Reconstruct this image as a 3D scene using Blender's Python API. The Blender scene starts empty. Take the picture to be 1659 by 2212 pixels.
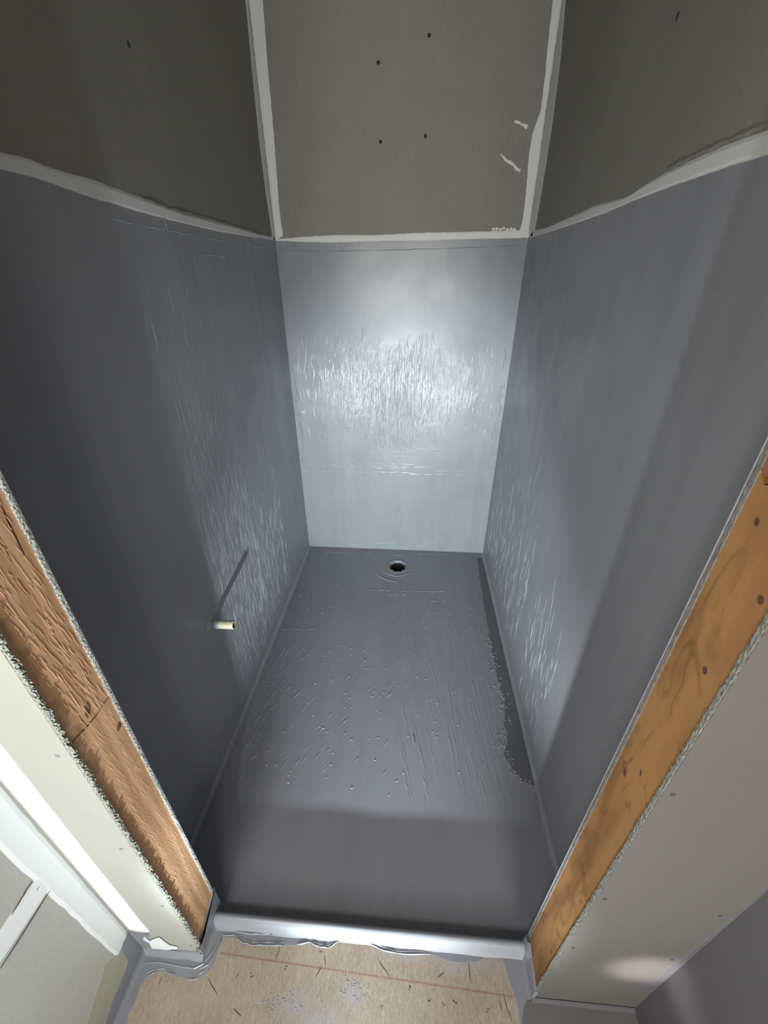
import bpy, bmesh, math, random
from mathutils import Vector, Matrix, noise

# ------------------------------------------------------------------ camera
W_PX, H_PX = 1659.0, 2212.0
FPX, PITCH, YAW, ROLL = 888.17, 0.52011, 0.07161, -0.00234
CAM_Z = 1.3
fwd = Vector((-math.sin(YAW)*math.cos(PITCH), math.cos(YAW)*math.cos(PITCH), -math.sin(PITCH)))
rgt0 = Vector((math.cos(YAW), math.sin(YAW), 0)); up0 = rgt0.cross(fwd)
rgt = rgt0*math.cos(ROLL) + up0*math.sin(ROLL)
up = up0*math.cos(ROLL) - rgt0*math.sin(ROLL)
C = bpy.context.scene.collection
cam_d = bpy.data.cameras.new('camera'); cam = bpy.data.objects.new('camera', cam_d); C.objects.link(cam)
cam_d.sensor_fit = 'HORIZONTAL'; cam_d.sensor_width = 36; cam_d.lens = FPX*36/W_PX; cam_d.clip_start = 0.01
M = Matrix((rgt, up, -fwd)).transposed().to_4x4(); M.translation = (0, 0, CAM_Z)
cam.matrix_world = M
bpy.context.scene.camera = cam

# ------------------------------------------------------------------ world, lights, exposure
sc = bpy.context.scene
sc.view_settings.view_transform = 'Standard'; sc.view_settings.look = 'None'
sc.view_settings.gamma = 1; sc.view_settings.use_curve_mapping = False
sc.view_settings.exposure = 0.16
wd = bpy.data.worlds.new('world'); sc.world = wd; wd.use_nodes = True
wd.node_tree.nodes['Background'].inputs[0].default_value = (1.0, 0.95, 0.89, 1)
wd.node_tree.nodes['Background'].inputs[1].default_value = 3.8

def spot(name, loc, aim, energy, size, blend, rad, col):
    l = bpy.data.lights.new(name, 'SPOT'); o = bpy.data.objects.new(name, l); C.objects.link(o)
    o.location = loc; l.energy = energy; l.spot_size = math.radians(size); l.spot_blend = blend
    l.shadow_soft_size = rad; l.color = col
    o.rotation_euler = (Vector(aim)-Vector(loc)).to_track_quat('-Z', 'Y').to_euler()
    return o
# the work light standing low on the floor of the outer room, aimed into the alcove
LAMP = (-0.113, -0.80, 0.27)
spot('work_light', LAMP, (0.0, 1.8, 0.44), 235, 41, 0.7, 0.016, (0.84, 0.94, 1.0))
spot('work_light_flood', LAMP, (0.0, 1.8, 1.25), 54, 100, 1.0, 0.016, (0.86, 0.94, 1.0))
# narrow spot added to make the bright patch low on the right wing
spot('added_wing_spot', (0.16, -0.80, 0.30), (0.436, 0.254, 0.26), 130.0, 8.5, 1.0, 0.02, (0.98, 0.96, 0.97))
# soft fill added unseen at the left to brighten the right alcove wall
a2 = bpy.data.lights.new('left_fill', 'AREA'); a2o = bpy.data.objects.new('left_fill', a2); C.objects.link(a2o)
a2.energy = 8; a2.shape = 'DISK'; a2.size = 0.3; a2.color = (1.0, 0.97, 0.93); a2o.location = (-0.44, -0.50, 1.25)
a2o.rotation_euler = (Vector((0.40, 0.62, 0.75))-a2o.location).to_track_quat('-Z', 'Y').to_euler()
# broad fill added out of frame, lifting the shaded left alcove wall
al = bpy.data.lights.new('room_fill', 'AREA'); ao = bpy.data.objects.new('room_fill', al); C.objects.link(ao)
al.energy = 16; al.shape = 'DISK'; al.size = 0.9; al.color = (1.0, 0.96, 0.91); ao.location = (0.30, -1.15, 1.15)
ao.rotation_euler = (Vector((-0.20, 0.9, 0.8))-ao.location).to_track_quat('-Z', 'Y').to_euler()

# ------------------------------------------------------------------ dimensions
XL, XR, YB, ZM = -0.5493, 0.4033, 1.8551, 1.4206     # alcove walls, membrane height
ZC = 0.03                                            # subfloor outside
JL, JR = -0.411, 0.280                               # jamb faces
LYO, LYI = 0.2665, 0.352                              # left wing outer/inner faces
RYO, RYI = 0.254, 0.334
OL, OR_ = -0.545, 0.480                              # outer room side walls
CEIL = 2.42
BD = 0.0127

def at(x, y, axis, val):
    d = fwd*FPX + rgt*(x-W_PX/2) - up*(y-H_PX/2)
    o = Vector((0, 0, CAM_Z)); t = (val-o[axis])/d[axis]
    return o + d*t
AX = {0: (1, 2), 1: (0, 2), 2: (0, 1)}
def to2(p, axis): a, b = AX[axis]; return (p[a], p[b])
def to3(u, v, w, axis):
    a, b = AX[axis]; r = [0, 0, 0]; r[a] = u; r[b] = v; r[axis] = w; return Vector(r)
def px(pts, axis, val): return [to2(at(x, y, axis, val), axis) for x, y in pts]

# ------------------------------------------------------------------ materials
def new_mat(name):
    m = bpy.data.materials.new(name); m.use_nodes = True
    nt = m.node_tree; b = nt.nodes['Principled BSDF']
    return m, nt, b
def nd(nt, t, **k):
    n = nt.nodes.new(t)
    for a, v in k.items():
        if a.startswith('i_'): n.inputs[a[2:].replace('_', ' ')].default_value = v
        else: setattr(n, a, v)
    return n
def coords(nt, scale=(1, 1, 1), rot=(0, 0, 0)):
    tc = nd(nt, 'ShaderNodeTexCoord'); mp = nd(nt, 'ShaderNodeMapping')
    mp.inputs['Scale'].default_value = scale; mp.inputs['Rotation'].default_value = rot
    nt.links.new(tc.outputs['Object'], mp.inputs['Vector']); return mp.outputs[0]
def noisetex(nt, vec, scale, detail=4, rough=0.5, dist=0.0):
    n = nd(nt, 'ShaderNodeTexNoise'); n.inputs['Scale'].default_value = scale
    n.inputs['Detail'].default_value = detail; n.inputs['Roughness'].default_value = rough
    n.inputs['Distortion'].default_value = dist
    nt.links.new(vec, n.inputs['Vector']); return n.outputs['Fac']
def ramp(nt, fac, stops):
    r = nd(nt, 'ShaderNodeValToRGB'); e = r.color_ramp.elements
    while len(e) < len(stops): e.new(0.5)
    for el, (p, c) in zip(e, stops):
        el.position = p; el.color = (*c, 1) if len(c) == 3 else c
    nt.links.new(fac, r.inputs[0]); return r.outputs[0]
def math_(nt, op, a, b=None, clamp=False):
    n = nd(nt, 'ShaderNodeMath', operation=op); n.use_clamp = clamp
    for i, v in enumerate((a, b)):
        if v is None: continue
        if isinstance(v, (int, float)): n.inputs[i].default_value = v
        else: nt.links.new(v, n.inputs[i])
    return n.outputs[0]
def mixc(nt, fac, a, b, mode='MIX'):
    n = nd(nt, 'ShaderNodeMix', data_type='RGBA', blend_type=mode)
    if isinstance(fac, (int, float)): n.inputs[0].default_value = fac
    else: nt.links.new(fac, n.inputs[0])
    for i, v in ((6, a), (7, b)):
        if isinstance(v, tuple): n.inputs[i].default_value = (*v, 1)
        else: nt.links.new(v, n.inputs[i])
    return n.outputs[2]
def bump(nt, h, strength, dist, prev=None):
    n = nd(nt, 'ShaderNodeBump'); n.inputs['Strength'].default_value = strength; n.inputs['Distance'].default_value = dist
    nt.links.new(h, n.inputs['Height'])
    if prev: nt.links.new(prev, n.inputs['Normal'])
    return n.outputs[0]
def blob_mask(nt, blobs, soft=0.55):
    """1 inside world-space ellipsoids (centre, radii), broken up by noise"""
    out = None
    v0 = coords(nt); nz = noisetex(nt, v0, 9, 4, 0.6)
    for c, r in blobs:
        sub = nd(nt, 'ShaderNodeVectorMath', operation='SUBTRACT'); nt.links.new(v0, sub.inputs[0]); sub.inputs[1].default_value = c
        dv = nd(nt, 'ShaderNodeVectorMath', operation='DIVIDE'); nt.links.new(sub.outputs[0], dv.inputs[0]); dv.inputs[1].default_value = r
        ln = nd(nt, 'ShaderNodeVectorMath', operation='LENGTH'); nt.links.new(dv.outputs[0], ln.inputs[0])
        d = math_(nt, 'SUBTRACT', 1.0, ln.outputs['Value'])
        d = math_(nt, 'ADD', d, math_(nt, 'MULTIPLY', math_(nt, 'SUBTRACT', nz, 0.5), 1.3))
        d = math_(nt, 'DIVIDE', d, soft, True)
        out = d if out is None else math_(nt, 'MAXIMUM', out, d)
    return out

def membrane_mat(name, col, streak, blobs, rough=0.42, sstr=0.55, base_streak=0.06, rot=(0, 0, 0)):
    m, nt, b = new_mat(name)
    big = noisetex(nt, coords(nt, (1, 1, 1)), 2.2, 5, 0.6)
    mid = noisetex(nt, coords(nt, tuple(s*0.12 for s in streak), rot), 1.0, 3, 0.5)
    f = math_(nt, 'ADD', math_(nt, 'MULTIPLY', big, 0.6), math_(nt, 'MULTIPLY', mid, 0.4))
    c = ramp(nt, f, [(0.3, tuple(x*0.86 for x in col)), (0.5, col), (0.72, tuple(min(1, x*1.13) for x in col))])
    # pinprick specks of paint
    vo = nd(nt, 'ShaderNodeTexVoronoi'); vo.inputs['Scale'].default_value = 26
    nt.links.new(coords(nt), vo.inputs['Vector'])
    speck = math_(nt, 'LESS_THAN', vo.outputs['Distance'], 0.03)
    c = mixc(nt, math_(nt, 'MULTIPLY', speck, 0.35), c, (0.10, 0.10, 0.11))
    nt.links.new(c, b.inputs['Base Color'])
    fine = noisetex(nt, coords(nt), 900, 2, 0.5)
    wav = noisetex(nt, coords(nt, streak, rot), 1.0, 3, 0.65, 0.6)
    mask = blob_mask(nt, blobs)
    amt = math_(nt, 'ADD', math_(nt, 'MULTIPLY', mask, sstr), base_streak)
    h = math_(nt, 'MULTIPLY', wav, amt)
    n1 = bump(nt, h, 1.0, 0.0016)
    n2 = bump(nt, fine, 0.10, 0.0004, n1)
    big2 = noisetex(nt, coords(nt), 14, 3, 0.5)
    n3 = bump(nt, big2, 0.25, 0.002, n2)
    nt.links.new(n3, b.inputs['Normal'])
    r = ramp(nt, noisetex(nt, coords(nt), 7, 3), [(0.3, (rough-0.06,)*3), (0.7, (rough+0.07,)*3)])
    nt.links.new(r, b.inputs['Roughness'])
    b.inputs['Specular IOR Level'].default_value = 0.5
    return m
MEM = (0.266, 0.275, 0.297)
m_back = membrane_mat('membrane_back', (0.222, 0.240, 0.258), (190, 190, 9),
    [((-0.10, YB, 0.86), (0.42, 0.5, 0.22)), ((-0.08, YB, 0.70), (0.16, 0.5, 0.16))], rough=0.31, sstr=0.8)
m_left = membrane_mat('membrane_left', MEM, (190, 190, 8),
    [((XL, 1.15, 0.55), (0.5, 0.26, 0.55)), ((XL, 1.0, 0.95), (0.5, 0.12, 0.25))], rough=0.45, sstr=0.5)
m_right = membrane_mat('membrane_right', MEM, (190, 190, 8),
    [((XR, 1.35, 0.35), (0.5, 0.35, 0.35)), ((XR, 0.85, 0.25), (0.5, 0.16, 0.25))], rough=0.47, sstr=0.8)
m_floor = membrane_mat('membrane_floor', (0.235, 0.242, 0.270), (170, 11, 100),
    [((0.24, 0.9, 0), (0.14, 0.5, 0.5)), ((-0.35, 0.75, 0), (0.12, 0.2, 0.5))], rough=0.45, sstr=0.7, rot=(0, 0, math.radians(-4)))
NB = [((0, 9, 0), (0.01, 0.01, 0.01))]
m_rline = membrane_mat('trowel_line', (0.25, 0.27, 0.29), (60, 60, 60), NB, rough=0.2)
m_rback = membrane_mat('ridge_back', (0.23, 0.248, 0.266), (60, 60, 60), NB, rough=0.27)
m_rside = membrane_mat('ridge_side', (0.27, 0.285, 0.315), (60, 60, 60), NB, rough=0.30)
m_rfloor = membrane_mat('ridge_floor', (0.275, 0.28, 0.305), (60, 60, 60), NB, rough=0.28)
m_wet = membrane_mat('membrane_curb', (0.235, 0.255, 0.28), (60, 60, 60), [((0, 0.3, 0), (0.01, 0.01, 0.01))], rough=0.34)
m_thin = membrane_mat('membrane_thin', (0.225, 0.235, 0.262), (40, 40, 40), [((0, 0.3, 0), (0.01, 0.01, 0.01))], rough=0.38)
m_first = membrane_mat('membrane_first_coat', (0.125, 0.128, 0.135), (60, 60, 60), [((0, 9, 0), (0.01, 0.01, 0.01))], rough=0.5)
m_outer2 = membrane_mat('membrane_outer_floor', (0.13, 0.128, 0.125), (60, 60, 60), [((0, 9, 0), (0.01, 0.01, 0.01))], rough=0.5)
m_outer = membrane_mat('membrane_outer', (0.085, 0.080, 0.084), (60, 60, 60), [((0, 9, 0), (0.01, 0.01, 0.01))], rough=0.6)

def paper_mat(name, col, var=0.12, rough=0.9, b1=0.12):
    m, nt, b = new_mat(name)
    a = noisetex(nt, coords(nt), 3, 5, 0.6); f = noisetex(nt, coords(nt, (1, 1, 0.25)), 260, 3, 0.7)
    s = math_(nt, 'ADD', math_(nt, 'MULTIPLY', a, 0.5), math_(nt, 'MULTIPLY', f, 0.5))
    c = ramp(nt, s, [(0.32, tuple(x*(1-var) for x in col)), (0.68, tuple(min(1, x*(1+var)) for x in col))])
    nt.links.new(c, b.inputs['Base Color']); b.inputs['Roughness'].default_value = rough
    b.inputs['Specular IOR Level'].default_value = 0.25
    nt.links.new(bump(nt, f, b1, 0.0006), b.inputs['Normal'])
    return m
m_paper = paper_mat('drywall_paper_brown', (0.235, 0.225, 0.195))
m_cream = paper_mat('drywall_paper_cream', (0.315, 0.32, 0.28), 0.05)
m_grey_paper = paper_mat('drywall_paper_grey', (0.40, 0.395, 0.36), 0.08)
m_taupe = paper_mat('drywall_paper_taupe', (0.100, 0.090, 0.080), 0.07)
m_putty = paper_mat('joint_compound', (0.66, 0.66, 0.64), 0.05, 0.75, 0.06)
m_putty_bright = paper_mat('joint_compound_fresh', (0.70, 0.73, 0.725), 0.03, 0.7, 0.05)
m_cut = paper_mat('cut_paper', (0.33, 0.32, 0.28), 0.2)

def gypsum_mat(name, a, c, scale=320):
    m, nt, b = new_mat(name)
    f = noisetex(nt, coords(nt), scale, 3, 0.7)
    nt.links.new(ramp(nt, f, [(0.38, a), (0.56, c)]), b.inputs['Base Color']); b.inputs['Roughness'].default_value = 0.95
    nt.links.new(bump(nt, f, 0.5, 0.0006), b.inputs['Normal']); return m
m_gyp_w = gypsum_mat('gypsum_white', (0.24, 0.25, 0.22), (0.62, 0.63, 0.57), 500)
m_gyp_g = gypsum_mat('gypsum_grey', (0.12, 0.13, 0.11), (0.36, 0.38, 0.33), 600)
m_gyp_t = gypsum_mat('gypsum_taupe', (0.12, 0.115, 0.10), (0.20, 0.195, 0.165), 160)
m_gyp_edge = gypsum_mat('gypsum_smooth', (0.125, 0.113, 0.098), (0.165, 0.15, 0.13), 120)

def flat_mat(name, col, rough=0.8):
    m, nt, b = new_mat(name)
    f = noisetex(nt, coords(nt), 150, 3)
    nt.links.new(ramp(nt, f, [(0.3, tuple(x*0.75 for x in col)), (0.7, tuple(min(1, x*1.2) for x in col))]), b.inputs['Base Color'])
    b.inputs['Roughness'].default_value = rough; return m
m_dark = flat_mat('dark_hole', (0.012, 0.013, 0.014))
m_screw = flat_mat('screw_steel', (0.05, 0.05, 0.05), 0.5)
m_screw_l = flat_mat('screw_grey', (0.20, 0.21, 0.19), 0.5)
m_knot = flat_mat('knot_brown', (0.085, 0.035, 0.014), 0.7)
m_knot_l = flat_mat('knot_soft', (0.27, 0.13, 0.06), 0.7)
m_marker = flat_mat('marker_red', (0.07, 0.012, 0.015), 0.7)
m_crack = flat_mat('crack_brown', (0.035, 0.015, 0.008), 0.9)
m_pipe = flat_mat('pvc_cream', (0.46, 0.45, 0.30), 0.4)
m_pipe_in = flat_mat('pvc_inside', (0.14, 0.13, 0.06), 0.5)
m_flake = flat_mat('dried_flake', (0.30, 0.305, 0.32), 0.5)

def wood_mat(name, light, dark, ax, rings=9.0, dist=5.0, fine_str=0.7, grain_mix=0.5, lines=0.0):
    m, nt, b = new_mat(name)
    v = coords(nt, (1, 1, 0.22))
    w = nd(nt, 'ShaderNodeTexWave', wave_type='BANDS', bands_direction=ax, wave_profile='SIN')
    w.inputs['Scale'].default_value = rings; w.inputs['Distortion'].default_value = dist
    w.inputs['Detail'].default_value = 3; w.inputs['Detail Scale'].default_value = 2.2; w.inputs['Detail Roughness'].default_value = 0.6
    nt.links.new(v, w.inputs['Vector'])
    big = noisetex(nt, coords(nt, (1, 1, 0.5)), 9, 3, 0.5)
    f = math_(nt, 'ADD', math_(nt, 'MULTIPLY', w.outputs['Fac'], grain_mix), math_(nt, 'MULTIPLY', big, 1-grain_mix))
    c = ramp(nt, f, [(0.25, dark), (0.5, tuple((x+y)/2*1.05 for x, y in zip(light, dark))), (0.75, light)])
    fibre = noisetex(nt, coords(nt, (300, 300, 13), (math.radians(7), 0, 0)), 1.0, 3, 0.6, 0.15)
    c2 = mixc(nt, math_(nt, 'MULTIPLY', math_(nt, 'SUBTRACT', fibre, 0.5, True), 0.9), c, dark)
    if lines:      # thin cathedral grain lines: contour lines of a smooth stretched noise
        cn = noisetex(nt, coords(nt, (1, 1.6, 0.55)), 9, 2, 0.5, 0.8)
        fr = math_(nt, 'FRACT', math_(nt, 'MULTIPLY', cn, 7.0))
        ln = math_(nt, 'SUBTRACT', 1.0, math_(nt, 'DIVIDE', math_(nt, 'ABSOLUTE', math_(nt, 'SUBTRACT', fr, 0.5)), 0.16), True)
        br_ = noisetex(nt, coords(nt), 22, 2, 0.5)
        c2 = mixc(nt, math_(nt, 'MULTIPLY', math_(nt, 'MULTIPLY', ln, lines), math_(nt, 'MULTIPLY', math_(nt, 'SUBTRACT', br_, 0.42, True), 5.0, True)), c2, tuple(x*0.62 for x in dark))
    nt.links.new(c2, b.inputs['Base Color']); b.inputs['Roughness'].default_value = 0.75
    b.inputs['Specular IOR Level'].default_value = 0.25
    nt.links.new(bump(nt, fibre, fine_str, 0.0010, bump(nt, w.outputs['Fac'], 0.3, 0.001)), b.inputs['Normal'])
    return m
m_fir = wood_mat('rough_fir', (0.80, 0.50, 0.29), (0.62, 0.36, 0.19), 'Y', 12, 4, 0.35, 0.45)
m_pine = wood_mat('smooth_pine', (0.31, 0.165, 0.062), (0.20, 0.095, 0.035), 'Y', 4, 11, 0.12, 0.45, 0.6)
m_pine_red = wood_mat('reddish_pine', (0.27, 0.12, 0.055), (0.19, 0.075, 0.032), 'Y', 6, 5, 0.2, 0.4)

def ply_mat():
    m, nt, b = new_mat('subfloor_board')
    v = coords(nt)
    a = noisetex(nt, v, 7, 6, 0.65); f = noisetex(nt, coords(nt, (330, 80, 90), (0, 0, math.radians(20))), 1.0, 4, 0.65, 1.2)
    s = math_(nt, 'ADD', math_(nt, 'MULTIPLY', a, 0.4), math_(nt, 'MULTIPLY', f, 0.6))
    c = ramp(nt, s, [(0.30, (0.20, 0.155, 0.118)), (0.48, (0.33, 0.275, 0.212)), (0.70, (0.46, 0.40, 0.325))])
    # chalk line snapped across the board: distance to the line through two points
    P, Q = at(478, 2059, 2, ZC), at(1110, 2153, 2, ZC)
    d = (Q-P).normalized(); nrm = Vector((-d.y, d.x, 0))
    sub = nd(nt, 'ShaderNodeVectorMath', operation='SUBTRACT'); nt.links.new(v, sub.inputs[0]); sub.inputs[1].default_value = (P.x, P.y, 0)
    dt = nd(nt, 'ShaderNodeVectorMath', operation='DOT_PRODUCT'); nt.links.new(sub.outputs[0], dt.inputs[0]); dt.inputs[1].default_value = nrm
    dl = nd(nt, 'ShaderNodeVectorMath', operation='DOT_PRODUCT'); nt.links.new(sub.outputs[0], dl.inputs[0]); dl.inputs[1].default_value = d
    ab = math_(nt, 'ABSOLUTE', dt.outputs['Value'])
    line = math_(nt, 'SUBTRACT', 1.0, math_(nt, 'DIVIDE', ab, 0.0026), True)
    inside = math_(nt, 'MULTIPLY', math_(nt, 'GREATER_THAN', dl.outputs['Value'], 0), math_(nt, 'LESS_THAN', dl.outputs['Value'], (Q-P).length))
    brk = noisetex(nt, v, 160, 3, 0.7)
    line = math_(nt, 'MULTIPLY', math_(nt, 'MULTIPLY', line, inside), math_(nt, 'MULTIPLY', brk, 1.5, True))
    c = mixc(nt, math_(nt, 'MULTIPLY', line, 0.85), c, (0.22, 0.09, 0.065))
    # greyish thinned-out membrane rubbed into the surface and dried scuffs
    sm = [tuple(at(x, y, 2, ZC)) for x, y in ((640, 2170), (765, 2150), (690, 2210), (1000, 2075), (880, 2060))]
    rd = [(0.045, 0.03, 1), (0.04, 0.03, 1), (0.07, 0.03, 1), (0.12, 0.024, 1), (0.09, 0.018, 1)]
    mk = blob_mask(nt, list(zip(sm, rd)), 0.8)
    mk = math_(nt, 'MULTIPLY', mk, noisetex(nt, v, 120, 4, 0.7))
    c = mixc(nt, math_(nt, 'MULTIPLY', mk, 1.25, True), c, (0.33, 0.33, 0.345))
    vo = nd(nt, 'ShaderNodeTexVoronoi'); vo.inputs['Scale'].default_value = 60; nt.links.new(v, vo.inputs['Vector'])
    c = mixc(nt, math_(nt, 'MULTIPLY', math_(nt, 'LESS_THAN', vo.outputs['Distance'], 0.07), 0.6), c, (0.10, 0.075, 0.055))
    nt.links.new(c, b.inputs['Base Color']); b.inputs['Roughness'].default_value = 0.8
    nt.links.new(bump(nt, f, 0.5, 0.0015), b.inputs['Normal']); return m
m_ply = ply_mat()

# ------------------------------------------------------------------ mesh helpers
def obj(name, verts, faces, mat, parent=None, smooth=False):
    me = bpy.data.meshes.new(name); me.from_pydata([tuple(v) for v in verts], [], faces)
    bm = bmesh.new(); bm.from_mesh(me); bmesh.ops.recalc_face_normals(bm, faces=bm.faces); bm.to_mesh(me); bm.free()
    me.materials.append(mat)
    if smooth: me.shade_smooth()
    o = bpy.data.objects.new(name, me); C.objects.link(o)
    if parent: o.parent = parent
    return o
def box(name, x0, x1, y0, y1, z0, z1, mat, parent=None):
    v = [(x, y, z) for x in (x0, x1) for y in (y0, y1) for z in (z0, z1)]
    f = [(0, 1, 3, 2), (4, 6, 7, 5), (0, 4, 5, 1), (2, 3, 7, 6), (0, 2, 6, 4), (1, 5, 7, 3)]
    return obj(name, v, f, mat, parent)
def struct(o): o['kind'] = 'structure'; return o
def stuff(o): o['kind'] = 'stuff'; return o
def rough_line(pts, step, jit, seed=0, closed=False):
    """resample a 2-D polyline and shake it sideways"""
    out = []; n = len(pts); rng = random.Random(seed)
    segs = range(n if closed else n-1)
    for i in segs:
        a, b = Vector(pts[i]), Vector(pts[(i+1) % n]); L = (b-a).length; k = max(1, int(L/step))
        nr = Vector((-(b-a).y, (b-a).x)).normalized() if L > 1e-9 else Vector((0, 0))
        for j in range(k):
            t = j/k; p = a.lerp(b, t)
            if jit and (i or j): 
                q = (p.x*40, p.y*40, seed*7.3); s = noise.noise(q)*0.8 + noise.noise((p.x*220, p.y*220, seed))*0.6 + rng.uniform(-.25, .25)
                p = p + nr*(s*jit)
            out.append((p.x, p.y))
    if not closed: out.append(tuple(pts[-1]))
    return out
def sheet(name, poly, axis, w0, w1, mat, parent=None, jit=0.0, step=0.012, seed=1):
    """polygon in the plane of a wall, given real thickness from w0 (behind) to w1 (face)"""
    p = rough_line(poly, step, jit, seed, True) if jit else poly
    n = len(p)
    v = [to3(a, b, w0, axis) for a, b in p] + [to3(a, b, w1, axis) for a, b in p]
    f = [tuple(range(n)), tuple(range(2*n-1, n-1, -1))] + [(i, (i+1) % n, n+(i+1) % n, n+i) for i in range(n)]
    return obj(name, v, f, mat, parent)
def band(name, lo, hi, axis, w0, w1, mat, parent=None, jit=0.0015, seed=1, n=70):
    """strip between two 2-D polylines, each resampled to n points"""
    def res(pl):
        d = [0]
        for a, b in zip(pl, pl[1:]): d.append(d[-1]+(Vector(b)-Vector(a)).length)
        out = []
        for k in range(n):
            s = d[-1]*k/(n-1); i = 0
            while i < len(pl)-2 and d[i+1] < s: i += 1
            t = (s-d[i])/max(1e-9, d[i+1]-d[i]); out.append(Vector(pl[i]).lerp(Vector(pl[i+1]), t))
        return out
    A, B = res(lo), res(hi); v = []; rng = random.Random(seed)
    for k in range(n):
        d = (B[k]-A[k]).normalized()
        ja = (noise.noise((A[k].x*60, A[k].y*60, seed))+rng.uniform(-.4, .4))*jit
        jb = (noise.noise((B[k].x*60, B[k].y*60, seed+5))+rng.uniform(-.4, .4))*jit
        a = A[k]+d*ja; b = B[k]+d*jb; m1 = a.lerp(b, .2); m2 = a.lerp(b, .8)
        for q, w in ((a, w0), (m1, w1), (m2, w1), (b, w0)): v.append(to3(q.x, q.y, w, axis))
    f = [(4*k+i, 4*k+i+1, 4*k+i+5, 4*k+i+4) for k in range(n-1) for i in range(3)]
    return obj(name, v, f, mat, parent)
class Ridges:
    """thin raised brush ridges lying on a surface"""
    def __init__(s): s.v = []; s.f = []
    def add(s, pts2, axis, w, sign, wid=0.0016, h=0.0007):
        n = len(pts2); b0 = len(s.v)
        for i, p in enumerate(pts2):
            p = Vector(p); q = Vector(pts2[min(i+1, n-1)]); r = Vector(pts2[max(i-1, 0)])
            d = (q-r); d = d.normalized() if d.length > 1e-9 else Vector((1, 0)); nr = Vector((-d.y, d.x))
            k = math.sin(math.pi*(i+.35)/(n-.3)); wv = wid*(.35+.65*k)
            for off, hh in ((-wv/2, -0.0001), (0, h*(.2+.8*k)), (wv/2, -0.0001)):
                e = p+nr*off; s.v.append(to3(e.x, e.y, w+sign*hh, axis))
        for i in range(n-1):
            a = b0+3*i
            s.f += [(a, a+1, a+4, a+3), (a+1, a+2, a+5, a+4)]
    def build(s, name, mat, parent): return stuff(obj(name, s.v, s.f, mat, parent))
def wiggle(a, b, n, amp, rng):
    a = Vector(a); b = Vector(b); d = (b-a).normalized(); nr = Vector((-d.y, d.x)); ph = rng.uniform(0, 6)
    return [tuple(a.lerp(b, i/(n-1)) + nr*(amp*math.sin(ph+i*1.3)+rng.uniform(-.3, .3)*amp)) for i in range(n)]
def disc(name, c2, r, axis, w0, w1, mat, parent, n=12, sy=1.0, rot=0.0):
    p = [(c2[0]+r*math.cos(t)*math.cos(rot)-r*sy*math.sin(t)*math.sin(rot), c2[1]+r*math.cos(t)*math.sin(rot)+r*sy*math.sin(t)*math.cos(rot)) for t in [2*math.pi*i/n for i in range(n)]]
    return sheet(name, p, axis, w0, w1, mat, parent)
T = 0.0012     # membrane thickness

# ------------------------------------------------------------------ alcove walls
def top_edge(pts, axis, val): return px(pts, axis, val)

# back wall
wb = struct(box('wall_back', XL-BD, XR+BD, YB+T, YB+T+BD, -0.02, CEIL, m_paper))
bt_lo = px([(597, 521), (660, 523), (720, 524), (790, 522), (850, 520), (920, 520), (960, 518), (1040, 516), (1100, 515), (1143, 513)], 1, YB)
bt_hi = px([(597, 516), (660, 511), (730, 507), (800, 508), (900, 503), (1000, 501), (1100, 498), (1149, 496)], 1, YB)
sheet('membrane_coat', [(XL, 0), (XR, 0)] + list(reversed(rough_line([(XL, ZM)] + bt_lo[1:-1] + [(XR, ZM)], 0.012, 0.0012, 3))), 1, YB+T, YB, m_back, wb)
band('joint_compound', bt_lo, bt_hi, 1, YB+T, YB-0.0006, m_putty, wb, 0.0012, 4)
zt = CEIL
bl = px([(611, 510), (603, 450), (597, 370), (592, 300), (586, 230), (580, 170), (572, 60), (567, 0)], 1, YB); bl.append((bl[-1][0], zt))
band('joint_compound', [(XL+0.0005, ZM), (XL+0.0005, zt)], bl, 1, YB+T, YB-0.0008, m_putty, wb, 0.0012, 5, 90)
br = px([(1122, 505), (1130, 470), (1138, 400), (1142, 340), (1150, 290), (1168, 240), (1177, 170), (1183, 100), (1195, 0)], 1, YB); br.append((br[-1][0]+0.004, zt))
band('joint_compound', br, [(XR-0.0005, ZM), (XR-0.0005, zt)], 1, YB+T, YB-0.0008, m_putty, wb, 0.0016, 6, 90)
rg = Ridges(); rng = random.Random(8)
for x, y in ((1066, 495), (1073, 494), (1081, 495), (1088, 493), (1096, 496), (1104, 495), (1111, 496)):
    p = to2(at(x, y, 1, YB), 1); sheet('compound_dab', rough_line([(p[0]+0.006*math.cos(t), p[1]+0.005*math.sin(t)) for t in [k*1.05 for k in range(6)]], 0.003, 0.001, x, True), 1, YB+T, YB-0.0002, m_putty, wb)
for (x0, y0), (x1, y1) in (((1111, 262), (1138, 278)), ((1080, 336), (1122, 373))):
    a, b = px([(x0, y0), (x1, y1)], 1, YB); 
    band('compound_smear', [a, b], [(a[0]+0.003, a[1]+0.004), (b[0]+0.004, b[1]+0.009)], 1, YB+T, YB+T-0.0006, m_putty, wb, 0.003, x0, 16)
for x, y in ((817, 135), (927, 76), (822, 306), (919, 294)):
    disc('screw_head', to2(at(x, y, 1, YB), 1), 0.0055, 1, YB+T, YB+T-0.0006, m_dark, wb)
# coat overlap line under the tape
A = px([(603, 541), (700, 543), (800, 541), (960, 537), (1060, 533), (1135, 530)], 1, YB)
for a, b in zip(A, A[1:]): rg.add(wiggle(a, b, 14, 0.001, rng), 1, YB, -1, 0.004, 0.0008)
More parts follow.
